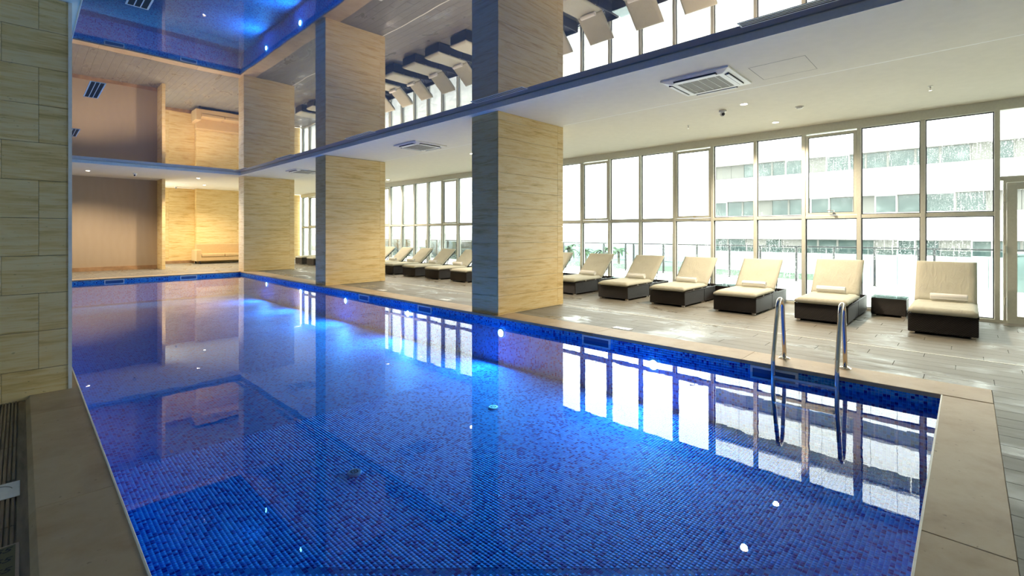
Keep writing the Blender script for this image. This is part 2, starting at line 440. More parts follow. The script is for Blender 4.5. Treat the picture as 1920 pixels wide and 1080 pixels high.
for k in near: place(tm, 'mosaic_tile', 'mosaic_xy', basin, (float(cx_[k]), float(cy_[k]), PFLOOR+0.0012))
P = np.stack([cx_[far_], cy_[far_], np.full(len(far_), PFLOOR)], 1)
tag(place(tile_batch('mosaic_field', P, (0.0124, 0.0124, 0.0012), 2, None), 'mosaic_field', 'mosaic_xy', basin), kind='stuff')
# waterline mosaic rows, right wall and far wall
kz = np.arange(int(-0.19/TP)-1, int(-0.034/TP))
jj = np.arange(math.ceil(PY0/TP), int(PY1/TP))
SKR = [(3.58, 0.44), (1.43, 0.44), (7.45, 0.44), (9.75, 0.44)]        # right skimmers (centre y, width)
SKF = [(1.93, 0.46), (3.80, 0.46)]                                     # far skimmers (centre x, width)
JJ, KK = np.meshgrid(jj, kz, indexing='ij'); yy = (JJ.ravel()+.5)*TP; zz = (KK.ravel()+.5)*TP
ok = np.ones(len(yy), bool)
for c, w in SKR: ok &= ~(np.abs(yy-c) < w/2+0.02)
P = np.stack([np.full(ok.sum(), PX1+0.013), yy[ok], zz[ok]], 1)
tag(place(tile_batch('waterline_mosaic', P, (0.003, 0.0124, 0.0124), 0, None), 'waterline_mosaic', 'mosaic_yz', basin), kind='stuff')
ii = np.arange(math.ceil(PX0/TP), int(PX1/TP)); II, KK = np.meshgrid(ii, kz, indexing='ij'); xx = (II.ravel()+.5)*TP; zz = (KK.ravel()+.5)*TP
ok = np.ones(len(xx), bool)
for c, w in SKF: ok &= ~(np.abs(xx-c) < w/2+0.02)
P = np.stack([xx[ok], np.full(ok.sum(), PY1+0.013), zz[ok]], 1)
tag(place(tile_batch('waterline_mosaic', P, (0.0124, 0.003, 0.0124), 1, None), 'waterline_mosaic', 'mosaic_xz', basin), kind='stuff')
wt = MB().add([(PX0-0.011, PY0-0.011, WATER), (PX1+0.009, PY0-0.011, WATER), (PX1+0.009, PY1+0.009, WATER), (PX0-0.011, PY1+0.009, WATER)], [(0, 1, 2, 3)]).build('pool_water', 'water')
tag(wt, 'clear blue still water filling the indoor swimming pool', 'water', kind='stuff')

# ---- coping slabs (raised, rough outer edge)
coping = struct(empty('trim_2')); coping['label'] = 'tan stone coping slabs around the pool edge'
def coping_run(x0, x1, y0, y1, n, along, top, outer):
    L = (y1-y0 if along == 'y' else x1-x0)/n
    for i in range(n):
        if along == 'y': a = (x0, x1, y0+i*L+0.0012, y0+(i+1)*L-0.0012)
        else: a = (x0+i*L+0.0012, x0+(i+1)*L-0.0012, y0, y1)
        ax0, ax1, ay0, ay1 = a
        # tapered block: outer side slopes outward to a rough mortar foot
        b = {'x-': (ax0-0.022, ax1, ay0, ay1), 'x+': (ax0, ax1+0.0, ay0, ay1), 'y-': (ax0, ax1, ay0-0.05, ay1), 'y+': (ax0, ax1, ay0, ay1+0.0)}[outer]
        zb = -0.034
        ctr = ((ax0+ax1)/2, (ay0+ay1)/2)
        vs = [(b[0], b[2], zb), (b[1], b[2], zb), (b[1], b[3], zb), (b[0], b[3], zb), (ax0, ay0, top-0.004), (ax1, ay0, top-0.004), (ax1, ay1, top-0.004), (ax0, ay1, top-0.004)]
        e = 0.004; t = [(ax0+(e if along == 'x' or outer in 'x-x+' else 0), ay0+e*0.3, top), (ax1-e, ay0+e*0.3, top), (ax1-e, ay1-e*0.3, top), (ax0+e, ay1-e*0.3, top)]
        vs += t
        fs = [(0, 3, 2, 1), (0, 1, 5, 4), (1, 2, 6, 5), (2, 3, 7, 6), (3, 0, 4, 7), (4, 5, 9, 8), (5, 6, 10, 9), (6, 7, 11, 10), (7, 4, 8, 11), (8, 9, 10, 11)]
        m = MB(); m.add([(v[0]-ctr[0], v[1]-ctr[1], v[2]) for v in vs], fs)
        m.build('coping_slab', 'coping_stone', coping, (ctr[0], ctr[1], 0))
coping_run(0.045, PX0, -0.146, PY1+0.40, 11, 'y', 0.0, 'x-')
coping_run(PX0, PX1, -0.146, PY0, 2, 'x', 0.0, 'y-')
coping_run(PX1, 5.785, -0.146, PY1+0.40, 10, 'y', 0.004, 'x+')
coping_run(PX0, PX1, PY1, PY1+0.40, 4, 'x', 0.004, 'y+')
# slim pale nosing along the left and near inner edges
struct(MB().cham(PX0-0.004, PX0+0.006, PY0, PY1, -0.034, 0.003, 0.002).cham(PX0, PX1, PY0-0.004, PY0+0.006, -0.034, 0.003, 0.002).build('trim_3', 'trim_light'))

# ---- ceiling: soffit ring, gloss film over the pool, lip trims
FX0, FX1, FY0, FY1 = 0.36, 5.262, 0.10, 18.12
ceil = struct(MB().box(FX1, WX+0.3, YB, YF, CEIL, 3.8).box(XL, FX0, YB, YF, CEIL, 3.8)
              .box(FX0, FX1, FY1, YF, CEIL, 3.8).box(FX0, FX1, YB, FY0, CEIL, 3.8).build('ceiling', 'plaster'))
struct(MB().box(FX0-0.05, FX1+0.05, FY0-0.05, FY1+0.05, FILM, FILM+0.05).build('ceiling_film', 'gloss_film'))
struct(MB().box(FX1-0.006, FX1+0.001, FY0, FY1, CEIL-0.004, FILM-0.012).build('trim_4', 'white_paint'))
struct(MB().box(FX0, FX1, FY1-0.006, FY1+0.001, CEIL-0.004, FILM-0.012).box(FX0-0.001, FX0+0.006, FY0, FY1, CEIL-0.004, FILM-0.012).build('trim_5', 'white_paint'))
struct(MB().box(6.995, 7.015, YB, YF, CEIL-0.0008, CEIL+0.001).build('trim_6', 'bright_trim'))

# ---- columns clad in stone slabs
def column(name, x0, x1, y0, y1, label, rowh, off, split, z0=0.0, jg=0.0014):
    c = empty(name, ((x0+x1)/2, (y0+y1)/2, z0)); mx, my = (x0+x1)/2, (y0+y1)/2
    tag(c, label, 'column', 'stone-clad columns beside the pool')
    MB().box(x0+.02-mx, x1-.02-mx, y0+.02-my, y1-.02-my, 0, CEIL-z0).build('core', 'joint_mortar', c)
    z = off-rowh; k = 0
    H = CEIL-z0
    while z < H:
        a = max(z, 0)+jg; b = min(z+rowh, H)-jg; z += rowh; k += 1
        if b-a < 0.01: continue
        sp = split[k % len(split)]
        xs = [x0]+[x0+(x1-x0)*q for q in sp]+[x1]
        for p, q in zip(xs, xs[1:]):
            for (ya, yb) in ((y0, y0+.022), (y1-.022, y1)):
                cx, cy, cz = (p+q)/2, (ya+yb)/2, (a+b)/2
                d = random.uniform(-0.0008, 0.0008)
                MB().cham(p+jg*.6-cx, q-jg*.6-cx, ya-cy, yb-cy, a-cz, b-cz, 0.0018).build('stone_slab', 'travertine', c, (cx-mx, cy-my+d, cz))
        for (xa, xb, mt) in ((x0-0.001, x0+.021, 'travertine'), (x1-.021, x1+.001, 'travertine')):
            cx, cz = (xa+xb)/2, (a+b)/2
            MB().cham(xa-cx, xb-cx, y0+.023-my, y1-.023-my, a-cz, b-cz, 0.0012).build('stone_slab', mt, c, (cx-mx, 0, cz))
    return c
CX0, CX1 = 5.40, 7.12
column('stone_column', CX0, CX1, 5.52, 6.17, 'stone column between the pool ladder deck and the middle column, clad in pale banded slabs', 0.29, 0.02, [[0.905]], 0.004)
column('stone_column', CX0, CX1, 11.83, 12.42, 'middle stone column of the three on the window side, clad in pale banded slabs', 0.27, 0.10, [[0.905]], 0.004)
column('stone_column', CX0, CX1, 18.22, 18.80, 'stone column at the far pool corner beside the tan sofa lounge', 0.27, 0.15, [[0.905]], 0.004)
lc = column('stone_column', -1.42, 0.30, 5.62, 6.27, 'large golden travertine column standing on the ribbed walkway beside the pool', 0.3165, 0.25, [[0.884], [0.76], [0.884]], -0.04, 0.0015)
lc['group'] = 'stone-clad columns beside the pool'
MB().box(0.842, 0.866, -0.333, -0.318, 0.03, CEIL+0.04).build('corner_trim', 'trim_light', lc)

# ---- far end: papered panel wall, fin, travertine recess
struct(MB().box(XL, 3.60, 22.3, 22.6, 0, CEIL).build('wall_far', 'wall_covering'))
struct(MB().box(XL, 3.58, 22.27, 22.3, 0, 0.14).build('baseboard_far', 'wood_trim'))
fin = struct(empty('wall_fin', (3.65, 21.9, 0)))
for k in range(12):
    a = k*0.28; b = min(a+0.28, CEIL)
    MB().cham(-0.05, 0.05, -0.5, 0.4, a+.0007, b-.0007, 0.0012).build('stone_slab', 'travertine', fin)
wr = struct(empty('wall_recess', (0, 25.3, 0)))
MB().box(3.5, 10.2, 0.03, 0.3, 0, CEIL).build('core', 'travertine', wr)
for k in range(12):
    a = k*0.28; b = min(a+0.28, CEIL)
    for x0, x1 in ((3.6, 4.5), (4.5, 5.46)):
        MB().cham(x0+.0008, x1-.0008, 0, 0.029, a+.0007, b-.0007, .0012).build('stone_slab', 'travertine', wr)
    for x0, x1 in ((5.46, 7.1), (7.1, 8.9)):
        MB().cham(x0+.0008, x1-.0008, -0.32, 0, a+.0007, b-.0007, .0012).build('stone_slab', 'travertine', wr)
struct(MB().box(3.58, 5.44, 25.265, 25.299, 0, 0.12).build('baseboard_recess', 'wood_trim'))
# unseen sides that close the room
struct(MB().box(XL-0.2, XL, YB, YF+0.3, -0.3, 3.8).build('wall_left', 'plaster'))
struct(MB().box(XL, WX+.15, YB-0.2, YB, -0.3, 3.8).build('wall_back', 'plaster'))

# ---- window wall
PITCH = 0.8485; YM0 = -0.317
NB = 30
wall = struct(MB().box(WX-0.004, WX+0.15, YB, YF, 3.195, CEIL).box(WX, WX+0.14, -0.38, YF, -0.02, 0.045).build('wall_right', 'alu_frame'))
mull = MB().cham(0, 0.14, -0.03, 0.03, 0.045, 3.195, 0.004).mesh('mullion')
for k in range(0, NB+1): place(mull, 'mullion', 'alu_frame', wall, (WX, YM0+k*PITCH, 0))
trm = MB().cham(0.01, 0.13, 0.031, PITCH-0.031, 1.615, 1.675, 0.004).mesh('transom')
gas = MB()
gy0, gy1 = 0.031, PITCH-0.031
pane_lo = MB().box(0.075, 0.087, gy0, gy1, 0.046, 1.614).mesh('glass_pane'); pane_hi = MB().box(0.075, 0.087, gy0, gy1, 1.676, 3.194).mesh('glass_pane')
def ring(z0, z1, y0, y1, t, xa, xb):
    return MB().box(xa, xb, y0, y0+t, z0, z1).box(xa, xb, y1-t, y1, z0, z1).box(xa, xb, y0+t, y1-t, z0, z0+t).box(xa, xb, y0+t, y1-t, z1-t, z1)
gas_lo = ring(0.046, 1.614, gy0, gy1, 0.015, 0.06, 0.074).mesh('gasket'); gas_hi = ring(1.676, 3.194, gy0, gy1, 0.015, 0.06, 0.074).mesh('gasket')
sash = ring(1.68, 3.17, gy0+0.004, gy1-0.004, 0.042, 0.012, 0.074).mesh('sash'); sgas = ring(1.722, 3.128, gy0+0.046, gy1-0.046, 0.008, 0.03, 0.074).mesh('gasket')
hand = MB().cham(-0.03, 0.012, -0.02, 0.02, 1.69, 1.715, .003).tube([(-0.018, 0, 1.70), (-0.03, 0, 1.755), (-0.03, 0.10, 1.765)], 0.009, 8).mesh('window_handle')
OPEN = {2, 5, 8, 11, 15, 20, 24, 28}
for k in range(NB):
    w = struct(empty('window_%d' % (k+1), (WX, YM0+k*PITCH, 0)))
    place(trm, 'transom', 'alu_frame', w); place(pane_lo, 'glass_pane', 'window_glass', w); place(pane_hi, 'glass_pane', 'window_glass', w)
    place(gas_lo, 'gasket', 'gasket', w)
    if k in OPEN:
        s = place(sash, 'sash', 'alu_frame', w); place(sgas, 'gasket', 'gasket', s); place(hand, 'window_handle', 'chrome', s, (0, PITCH/2-0.06, 0))
    else: place(gas_hi, 'gasket', 'gasket', w)
# door bay
d = struct(empty('door_1', (WX, -0.35, 0)))
ring(0.005, 2.14, -1.02, -0.03, 0.035, 0.0, 0.14).build('door_frame', 'alu_frame', d)
ring(0.012, 2.10, -0.98, -0.068, 0.105, -0.012, 0.06).build('door_leaf', 'alu_frame', d)
MB().box(0.02, 0.032, -0.875, -0.173, 0.118, 1.995).build('glass_pane', 'window_glass', d)
for z in (0.28, 1.05, 1.82): MB().tube([(-0.014, -0.05, z), (-0.014, -0.05, z+0.11)], 0.014, 8).build('hinge', 'alu_frame', d)
MB().cham(-0.06, -0.012, -0.95, -0.92, 1.0, 1.04, .004).cham(-0.06, -0.045, -0.95, -0.82, 1.01, 1.03, .004).build('door_handle', 'chrome', d)
w = struct(empty('window_31', (WX, -0.35, 0)))
MB().box(0.0, 0.14, -1.05, 0.0, 2.14, 2.20).build('transom', 'alu_frame', w); MB().box(0.07, 0.08, -1.02, -0.0, 2.2, 3.195).build('glass_pane', 'window_glass', w)
for k in range(4):
    y = -1.40-k*0.9
    place(mull, 'mullion', 'alu_frame', wall, (WX, y+0.03, 0))
    w = struct(empty('window_%d' % (32+k), (WX, y-0.87, 0)))
    MB().box(0.01, 0.13, 0, 0.87, 1.615, 1.675).build('transom', 'alu_frame', w)
    MB().box(0.075, 0.085, 0, 0.87, 0.05, 1.615).build('glass_pane', 'window_glass', w); MB().box(0.075, 0.085, 0, 0.87, 1.675, 3.195).build('glass_pane', 'window_glass', w)
MB().box(0, 0.14, YB, -1.40, -0.02, 0.045).build('sill', 'alu_frame', wall, (WX, 0, 0))

# ================================================================== CEILING FITTINGS
def make_ac():
    t = empty('ceiling_cassette')
    S = 0.43
    MB().add([(-S, -S, 0), (S, -S, 0), (S, S, 0), (-S, S, 0), (-S, -S, -.022), (S, -S, -.022), (S, S, -.022), (-S, S, -.022), (-.33, -.33, -.05), (.33, -.33, -.05), (.33, .33, -.05), (-.33, .33, -.05), (-.27, -.27, -.05), (.27, -.27, -.05), (.27, .27, -.05), (-.27, .27, -.05)],
             [(0, 3, 7, 4), (1, 0, 4, 5), (2, 1, 5, 6), (3, 2, 6, 7), (4, 7, 11, 8), (5, 4, 8, 9), (6, 5, 9, 10), (7, 6, 10, 11), (8, 11, 15, 12), (9, 8, 12, 13), (10, 9, 13, 14), (11, 10, 14, 15), (0, 1, 2, 3)]).build('panel', 'ac_white', t)
    g = MB().box(-.27, .27, -.27, .27, -.046, -.03).build('grille', 'ac_grille', t)
    gb = MB()
    for i in range(5): gb.box(-.27, .27, -.215+i*.1075-.0025, -.215+i*.1075+.0025, -.0475, -.046)
    gb.build('grille_bar', 'ac_white', g)
    for a in range(4):
        R = Matrix.Rotation(a*PI/2, 4, 'Z')
        MB().box(-.27, .27, .335, .385, -.052, -.030, R).build('outlet_slot', 'slot_dark', t)
        MB().cham(-.262, .262, .345, .383, -.058, -.050, .002, R).build('louver', 'ac_white', t)
    return t
ac = make_ac(); ac.location = (6.27, 2.49, CEIL); tag(ac, 'white ceiling air-conditioning cassette above the pool ladder deck', 'air conditioner', 'ceiling cassettes')
for y, lb in ((9.0, 'white ceiling air-conditioning cassette between the two nearer window-side stone columns'), (15.35, 'white ceiling air-conditioning cassette between the middle column and the far corner column')):
    c = copy_tree(ac); c.location = (6.32, y, CEIL); c['label'] = lb
def make_dl():
    t = empty('downlight')
    MB().lathe([(0.048, 0), (0.064, 0), (0.064, -0.005), (0.048, -0.007)], 24, hollow=True).build('trim_ring', 'white_paint', t, smooth=False)
    MB().lathe([(0.047, 0.0), (0.047, -0.004), (0.03, -0.0065), (0.0, -0.0075)], 24).build('lens', 'lamp_lens', t)
    return t
DL = [(7.77, 2.50, 'lit recessed downlight beside the dome camera above the lounger deck'), (9.44, 2.50, 'lit recessed downlight close to the window head above the loungers'),
      (7.87, 8.99, 'lit recessed downlight beyond the ladder-side column over the deck'), (9.54, 15.67, 'lit recessed downlight near the windows beyond the middle column'),
      (1.48, 20.3, 'lit recessed downlight washing the papered far wall'), (4.47, 20.17, 'lit recessed downlight over the far deck before the stone recess'),
      (5.29, 22.9, 'lit recessed downlight in front of the tan sofa')]
proto = make_dl()
for i, (x, y, lb) in enumerate(DL):
    o = proto if i == 0 else copy_tree(proto)
    o.location = (x, y, CEIL); tag(o, lb, 'downlight', 'recessed downlights')
    ld = bpy.data.lights.new('downlight_beam', 'SPOT'); ld.energy = 72; ld.color = (1.0, 0.80, 0.59); ld.spot_size = math.radians(140); ld.spot_blend = 0.7; ld.shadow_soft_size = 0.05
    lo = bpy.data.objects.new('downlight_beam', ld); COL.objects.link(lo); lo.parent = o; lo.location = (0, 0, -0.03)
# dome camera
def make_cam(loc, rz, label):
    t = empty('security_camera', loc, rz); tag(t, label, 'camera', 'ceiling cameras')
    MB().lathe([(0.055, 0), (0.06, -0.01), (0.055, -0.03), (0.04, -0.035)], 20).build('base', 'white_paint', t, smooth=True)
    bm = MB().lathe([(0.012, 0.042), (0.03, 0.03), (0.042, 0.008), (0.042, -0.012), (0.03, -0.032), (0.0, -0.043)], 18, (0, 0, -0.06)).build('ball', 'white_paint', t, smooth=True)
    MB().tube([(-0.02, 0, -0.065), (-0.044, 0, -0.072)], 0.024, 14).build('lens', 'slot_dark', bm)
    return t
make_cam((7.94, 2.88, CEIL), 0.5, 'small white ball camera on the soffit above the loungers')
make_cam((2.64, 20.08, CEIL), 1.2, 'small white ball camera on the soffit before the papered far wall')
make_cam((4.6, 24.4, CEIL), 1.2, 'small white ball camera on the ceiling of the stone recess')
def make_spr(i, loc, label):
    t = empty('sprinkler', loc); tag(t, label, 'sprinkler', 'ceiling sprinklers')
    MB().lathe([(0.028, 0), (0.028, -0.004), (0.010, -0.008), (0.010, -0.03)], 14).build('escutcheon', 'white_paint', t)
    MB().tube([(-0.01, 0, -0.03), (-0.014, 0, -0.042), (-0.004, 0, -0.055)], 0.0025, 6).tube([(0.01, 0, -0.03), (0.014, 0, -0.042), (0.004, 0, -0.055)], 0.0025, 6).lathe([(0.018, -0.055), (0.018, -0.058)], 12).build('deflector', 'chrome', t)
make_spr(0, (8.60, 3.74, CEIL), 'tiny sprinkler head on the ceiling above the loungers near the dome camera')
make_spr(1, (8.60, 0.37, CEIL), 'tiny sprinkler head on the ceiling by the glass door')
make_spr(2, (8.60, 8.4, CEIL), 'tiny sprinkler head on the ceiling beyond the ladder-side column')
make_spr(3, (8.60, 15.0, CEIL), 'tiny sprinkler head on the ceiling beyond the middle column')
t = empty('smoke_detector', (8.55, 1.92, CEIL)); tag(t, 'flat white round smoke detector on the ceiling above the loungers', 'detector')
MB().lathe([(0.06, 0), (0.06, -0.012)], 20).build('base', 'white_paint', t); MB().lathe([(0.045, -0.012), (0.04, -0.03), (0.0, -0.034)], 20).build('cover', 'ac_white', t, smooth=True)
t = empty('access_panel', (6.42, 1.62, CEIL)); tag(t, 'flush square access panel in the ceiling beside the air-conditioning cassette', 'access panel')
ringp = MB()
for a in range(4): ringp.box(-.30, .30, .296, .300, -.0015, 0.001, Matrix.Rotation(a*PI/2, 4, 'Z'))
ringp.build('joint', 'ac_grille', t); MB().box(-.295, .295, -.295, .295, -.001, 0.001).build('hatch', 'plaster', t)
# linear diffusers in the gloss ceiling (right edge) and slot vents (left edge)
def diffuser(loc, L, Wd, n, label, group):
    t = empty('air_diffuser', loc); tag(t, label, 'vent', group)
    f = MB(); th = 0.014
    f.box(-Wd/2, -Wd/2+th, -L/2, L/2, -.004, 0).box(Wd/2-th, Wd/2, -L/2, L/2, -.004, 0).box(-Wd/2+th, Wd/2-th, -L/2, -L/2+th, -.004, 0).box(-Wd/2+th, Wd/2-th, L/2-th, L/2, -.004, 0)
    f.build('frame', 'ac_white', t)
    MB().box(-Wd/2+th, Wd/2-th, -L/2+th, L/2-th, -.002, 0).build('backing', 'slot_dark', t)
    sw = (Wd-2*th)/(n+1)
    for i in range(1, n+1):
        MB().box(-Wd/2+th+i*sw-.004, -Wd/2+th+i*sw+.004, -L/2+th, L/2-th, -.004, -.002).build('slat', 'ac_white', t)
for y, lb in ((1.1, 'long slot diffuser in the gloss ceiling above the pool ladder'), (5.14, 'long slot diffuser in the gloss ceiling beside the ladder-side column'), (9.37, 'long slot diffuser in the gloss ceiling just before the middle column'),
              (13.5, 'long slot diffuser in the gloss ceiling beyond the middle column'), (17.2, 'long slot diffuser in the gloss ceiling at the far corner column')):
    diffuser((5.02, y, FILM), 1.12, 0.13, 2, lb, 'slot diffusers along the window side of the gloss ceiling')
for y, lb in ((5.0, 'square-ended slot vent in the gloss ceiling above the golden travertine column'), (9.2, 'slot vent in the gloss ceiling next beyond the golden travertine column'), (13.4, 'slot vent in the gloss ceiling, second beyond the golden travertine column'), (17.2, 'slot vent in the gloss ceiling at the papered end')):
    diffuser((0.74, y, FILM), 1.05, 0.17, 2, lb, 'slot vents along the walkway side of the gloss ceiling')

# ================================================================== POOL FITTINGS
def skimmer(loc, rz, wd, label):
    t = empty('pool_skimmer', loc, rz); tag(t, label, 'skimmer', 'skimmer openings in the pool wall')
    h = 0.135; th = 0.022
    MB().box(-wd/2, wd/2, -0.012, 0.01, -h/2, -h/2+th).box(-wd/2, wd/2, -0.012, 0.01, h/2-th, h/2).box(-wd/2, -wd/2+th, -0.012, 0.01, -h/2+th, h/2-th).box(wd/2-th, wd/2, -0.012, 0.01, -h/2+th, h/2-th).build('frame', 'sign_white', t)
    MB().box(-wd/2+th, wd/2-th, 0.0, 0.010, -h/2+th, h/2-th).build('throat', 'skimmer_lit_blue', t)
names = ['nearest the pool ladder', 'between the ladder and the ladder-side column', 'just beyond the ladder-side column', 'just before the middle column']
for (y, wd), nm in zip(sorted(SKR), names): skimmer((PX1+0.002, y, -0.105), -PI/2, wd, 'white framed skimmer opening at the waterline %s' % nm)
for (x, wd), nm in zip(SKF, ('below the papered far wall', 'below the far stone recess')): skimmer((x, PY1+0.002, -0.105), 0, wd, 'white framed skimmer opening in the far pool wall %s' % nm)
# ladder
lad = empty('pool_ladder', (5.53, 1.15, 0.004)); tag(lad, 'chrome pool ladder with two curved handrails at the pool edge', 'pool ladder')
for s, nm in ((1, 'handrail'), (-1, 'handrail')):
    y = 0.27*s
    pts = [(0.16, y, 0.0), (0.15, y, 0.14), (0.10, y, 0.46)]
    for k in range(0, 11):
        a = k/10*PI; pts.append((-0.005+0.10*math.cos(a)+0.0, y, 0.52+0.135*math.sin(a)))
    pts += [(-0.16, y, 0.36), (-0.225, y, 0.16), (-0.25, y, 0.08), (-0.25, y, -0.6)]
    h = MB().tube(pts, 0.0205, 12).build('handrail', 'chrome', lad, smooth=True)
    MB().lathe([(0.055, 0.0), (0.055, 0.006), (0.035, 0.018), (0.022, 0.02)], 18, (0.16, y, 0)).build('flange', 'chrome', h)
for z in (-0.10, -0.36, -0.58):
    MB().cham(-0.275, -0.226, -0.27, 0.27, z-0.014, z+0.014, .004).build('step', 'chrome', lad)
# underwater lights in the window-side long wall
plain('pool_lamp_lens', (0.9, 0.95, 1.0), 0.3, emit=(0.80, 0.86, 1.0), estr=9)
PLY = [2.75, 5.38, 8.0, 10.6, 13.2, 15.8]
onm = ['opposite the deck before the ladder-side column', 'below the ladder-side column', 'beyond the ladder-side column', 'before the middle column', 'beyond the middle column', 'before the far corner column']
for side in (1,):
    for y, nm in zip(PLY, onm):
        t = empty('underwater_light', (PX1+0.009 if side > 0 else PX0-0.009, y, -0.25), 0 if side > 0 else PI)
        tag(t, ('round lit underwater lamp in the window-side pool wall %s' if side > 0 else 'round lit underwater lamp in the walkway-side pool wall %s') % nm.replace('opposite the deck', 'in the stretch') , 'pool light', 'underwater lights')
        Rm = Matrix.Rotation(-PI/2, 4, 'Y')
        a = MB().lathe([(0.058, 0.006), (0.085, 0.006), (0.085, 0.016), (0.058, 0.020)], 22, hollow=True); a.v = [tuple(Rm @ Vector(p)) for p in a.v]; a.build('bezel', 'sign_white', t)
        a = MB().lathe([(0.056, 0.008), (0.056, 0.018), (0.0, 0.022)], 22); a.v = [tuple(Rm @ Vector(p)) for p in a.v]; a.build('lens', 'pool_lamp_lens', t)
        ld = bpy.data.lights.new('pool_beam', 'AREA'); ld.shape = 'DISK'; ld.size = 0.11; ld.energy = 19; ld.color = (0.22, 0.54, 1.0); ld.spread = math.radians(180)
        lo = bpy.data.objects.new('pool_beam', ld); COL.objects.link(lo); lo.parent = t; lo.location = (-0.03, 0, 0); lo.rotation_euler = (0, PI/2+math.radians(4), 0)
# round fittings in the pool floor
for (x, y), lb in (((2.02, 3.86), 'pale round inlet plate with square mark, nearer the walkway, on the mosaic pool floor'), ((3.93, 4.10), 'pale round inlet plate on the mosaic pool floor farther from the walkway')):
    t = empty('floor_inlet', (x, y, PFLOOR)); tag(t, lb, 'inlet', 'floor inlets')
    MB().lathe([(0.062, 0.0), (0.062, 0.012), (0.054, 0.018), (0.0, 0.018)], 26).build('plate', 'drain_plastic', t)
    rg = MB()
    for k in range(4):
        R = Matrix.Rotation(k*PI/2, 4, 'Z'); rg.box(-.02, .02, .022, .030, .018, .0205, R)
    rg.lathe([(0.007, .018), (0.007, .0205)], 8); rg.build('mark', 'slot_dark', t)

# ================================================================== DECK SIGNS
def floor_sign(loc, L, Wd, rz, label):
    t = empty('floor_sign', loc, rz); tag(t, label, 'sign', 'white floor plates')
    MB().cham(-L/2, L/2, -Wd/2, Wd/2, 0, .004, .001).build('plate', 'sign_white', t)
    m = MB(); pts = [(0.36*L*math.cos(a), 0.36*Wd*math.sin(a), 0.0042) for a in [0.2+i*0.22 for i in range(8)]]
    m.tube(pts, 0.002, 5).build('mark', 'ac_grille', t)
floor_sign((5.90, 3.52, 0.002), 0.13, 0.27, 0, 'white rectangular plate lying at the deck edge between ladder and stone column')
floor_sign((5.95, 7.6, 0.002), 0.13, 0.27, 0, 'white rectangular plate on the deck edge between the ladder-side and middle columns')
floor_sign((5.90, 9.95, 0.002), 0.13, 0.27, 0, 'white rectangular plate on the deck edge close to the middle column')
floor_sign((-0.105, 3.70, -0.031), 0.20, 0.215, 0, 'white plate with a dark arc lying on the ribbed walkway')
t = empty('floor_mat', (-0.13, 2.72, -0.031)); tag(t, 'olive rimmed floor plate with rows of black swimmer marks on the ribbed walkway', 'sign')
MB().cham(-.125, .125, -.325, .325, 0, .006, .002).build('rim', 'sign_rim', t); MB().box(-.112, .112, -.31, .31, .006, .0075).build('face', 'sign_olive', t)
def text_mesh(s, size):
    cu = bpy.data.curves.new('txt', 'FONT'); cu.body = s; cu.size = size; cu.align_x = 'RIGHT'; cu.shear = 0.3; cu.offset = 0.0012
    o = bpy.data.objects.new('txt', cu); COL.objects.link(o)
    dg = bpy.context.evaluated_depsgraph_get(); me = bpy.data.meshes.new_from_object(o.evaluated_get(dg)); bpy.data.objects.remove(o); return me
for i in range(7):
    place(text_mesh('5555', 0.055), 'mark', 'ink', t, (0.098, 0.255-i*0.088, 0.0082))

# ================================================================== LOUNGERS, TABLES, TOWELS
def cushion_mesh(L, Wd, T, seed, wr, front_drop=0.0):
    rnd = random.Random(seed); nx, ny = 22, 14
    ph = [(rnd.uniform(3, 9), rnd.uniform(-7, 7), rnd.uniform(0, 6)) for _ in range(5)]
    vs, fs = [], []
    for side in (1, -1):
        for i in range(nx+1):
            for j in range(ny+1):
                x = i/nx; y = j/ny
                ex = min(x, 1-x)*L; ey = min(y, 1-y)*Wd; e = min(ex, ey)
                rr = 0.03; q = min(e/rr, 1); t = T/2*(0.35+0.65*math.sqrt(max(0, 1-(1-q)**2)))
                z = t*side
                if side > 0: z += wr*sum(math.sin(a*x*L*3+b*y*Wd*3+c) for a, b, c in ph)/5*q
                if front_drop: z -= front_drop*max(0, 1-x*L/0.12)**2
                vs.append((x*L, y*Wd-Wd/2, z))
    n1 = (nx+1)*(ny+1)
    for i in range(nx):
        for j in range(ny):
            a = i*(ny+1)+j; fs.append((a, a+ny+1, a+ny+2, a+1)); b = a+n1; fs.append((b, b+1, b+ny+2, b+ny+1))
    bd = [i*(ny+1) for i in range(nx+1)] + [nx*(ny+1)+j for j in range(1, ny+1)] + [i*(ny+1)+ny for i in range(nx-1, -1, -1)] + [j for j in range(ny-1, 0, -1)]
    for a, b in zip(bd, bd[1:]+bd[:1]): fs.append((b, a, a+n1, b+n1))
    m = MB(); m.add(vs, fs); return m.mesh('cushion', True)
SEAT_W = 0.69
seat_me = MB().rbox(0, 0.885, -SEAT_W/2, SEAT_W/2, 0.028, 0.272, 0.012, 2).mesh('seat_base')
tail = MB(); hw = SEAT_W/2
tail.box(0.895, 0.92, -hw, hw, .028, .272).box(1.755, 1.78, -hw, hw, .028, .272).box(.92, 1.755, -hw, -hw+.025, .028, .272).box(.92, 1.755, hw-.025, hw, .028, .272).box(.92, 1.755, -hw+.025, hw-.025, .16, .175)
tail_me = tail.mesh('tail_base')
rim_me = MB().tube([(0.01, -hw+.006, .268), (1.775, -hw+.006, .276)], .011, 8).tube([(0.01, hw-.006, .268), (1.775, hw-.006, .276)], .011, 8).tube([(1.77, -hw, .276), (1.77, hw, .276)], .011, 8).mesh('rim', True)
foot_me = MB().cham(-.025, .025, -.025, .025, 0, .03, .003).mesh('foot')
seatc_me = cushion_mesh(1.06, 0.68, 0.088, 3, 0.003, 0.012)
backc_me = [cushion_mesh(0.735, 0.68, 0.075, 10+k, 0.007) for k in range(3)]
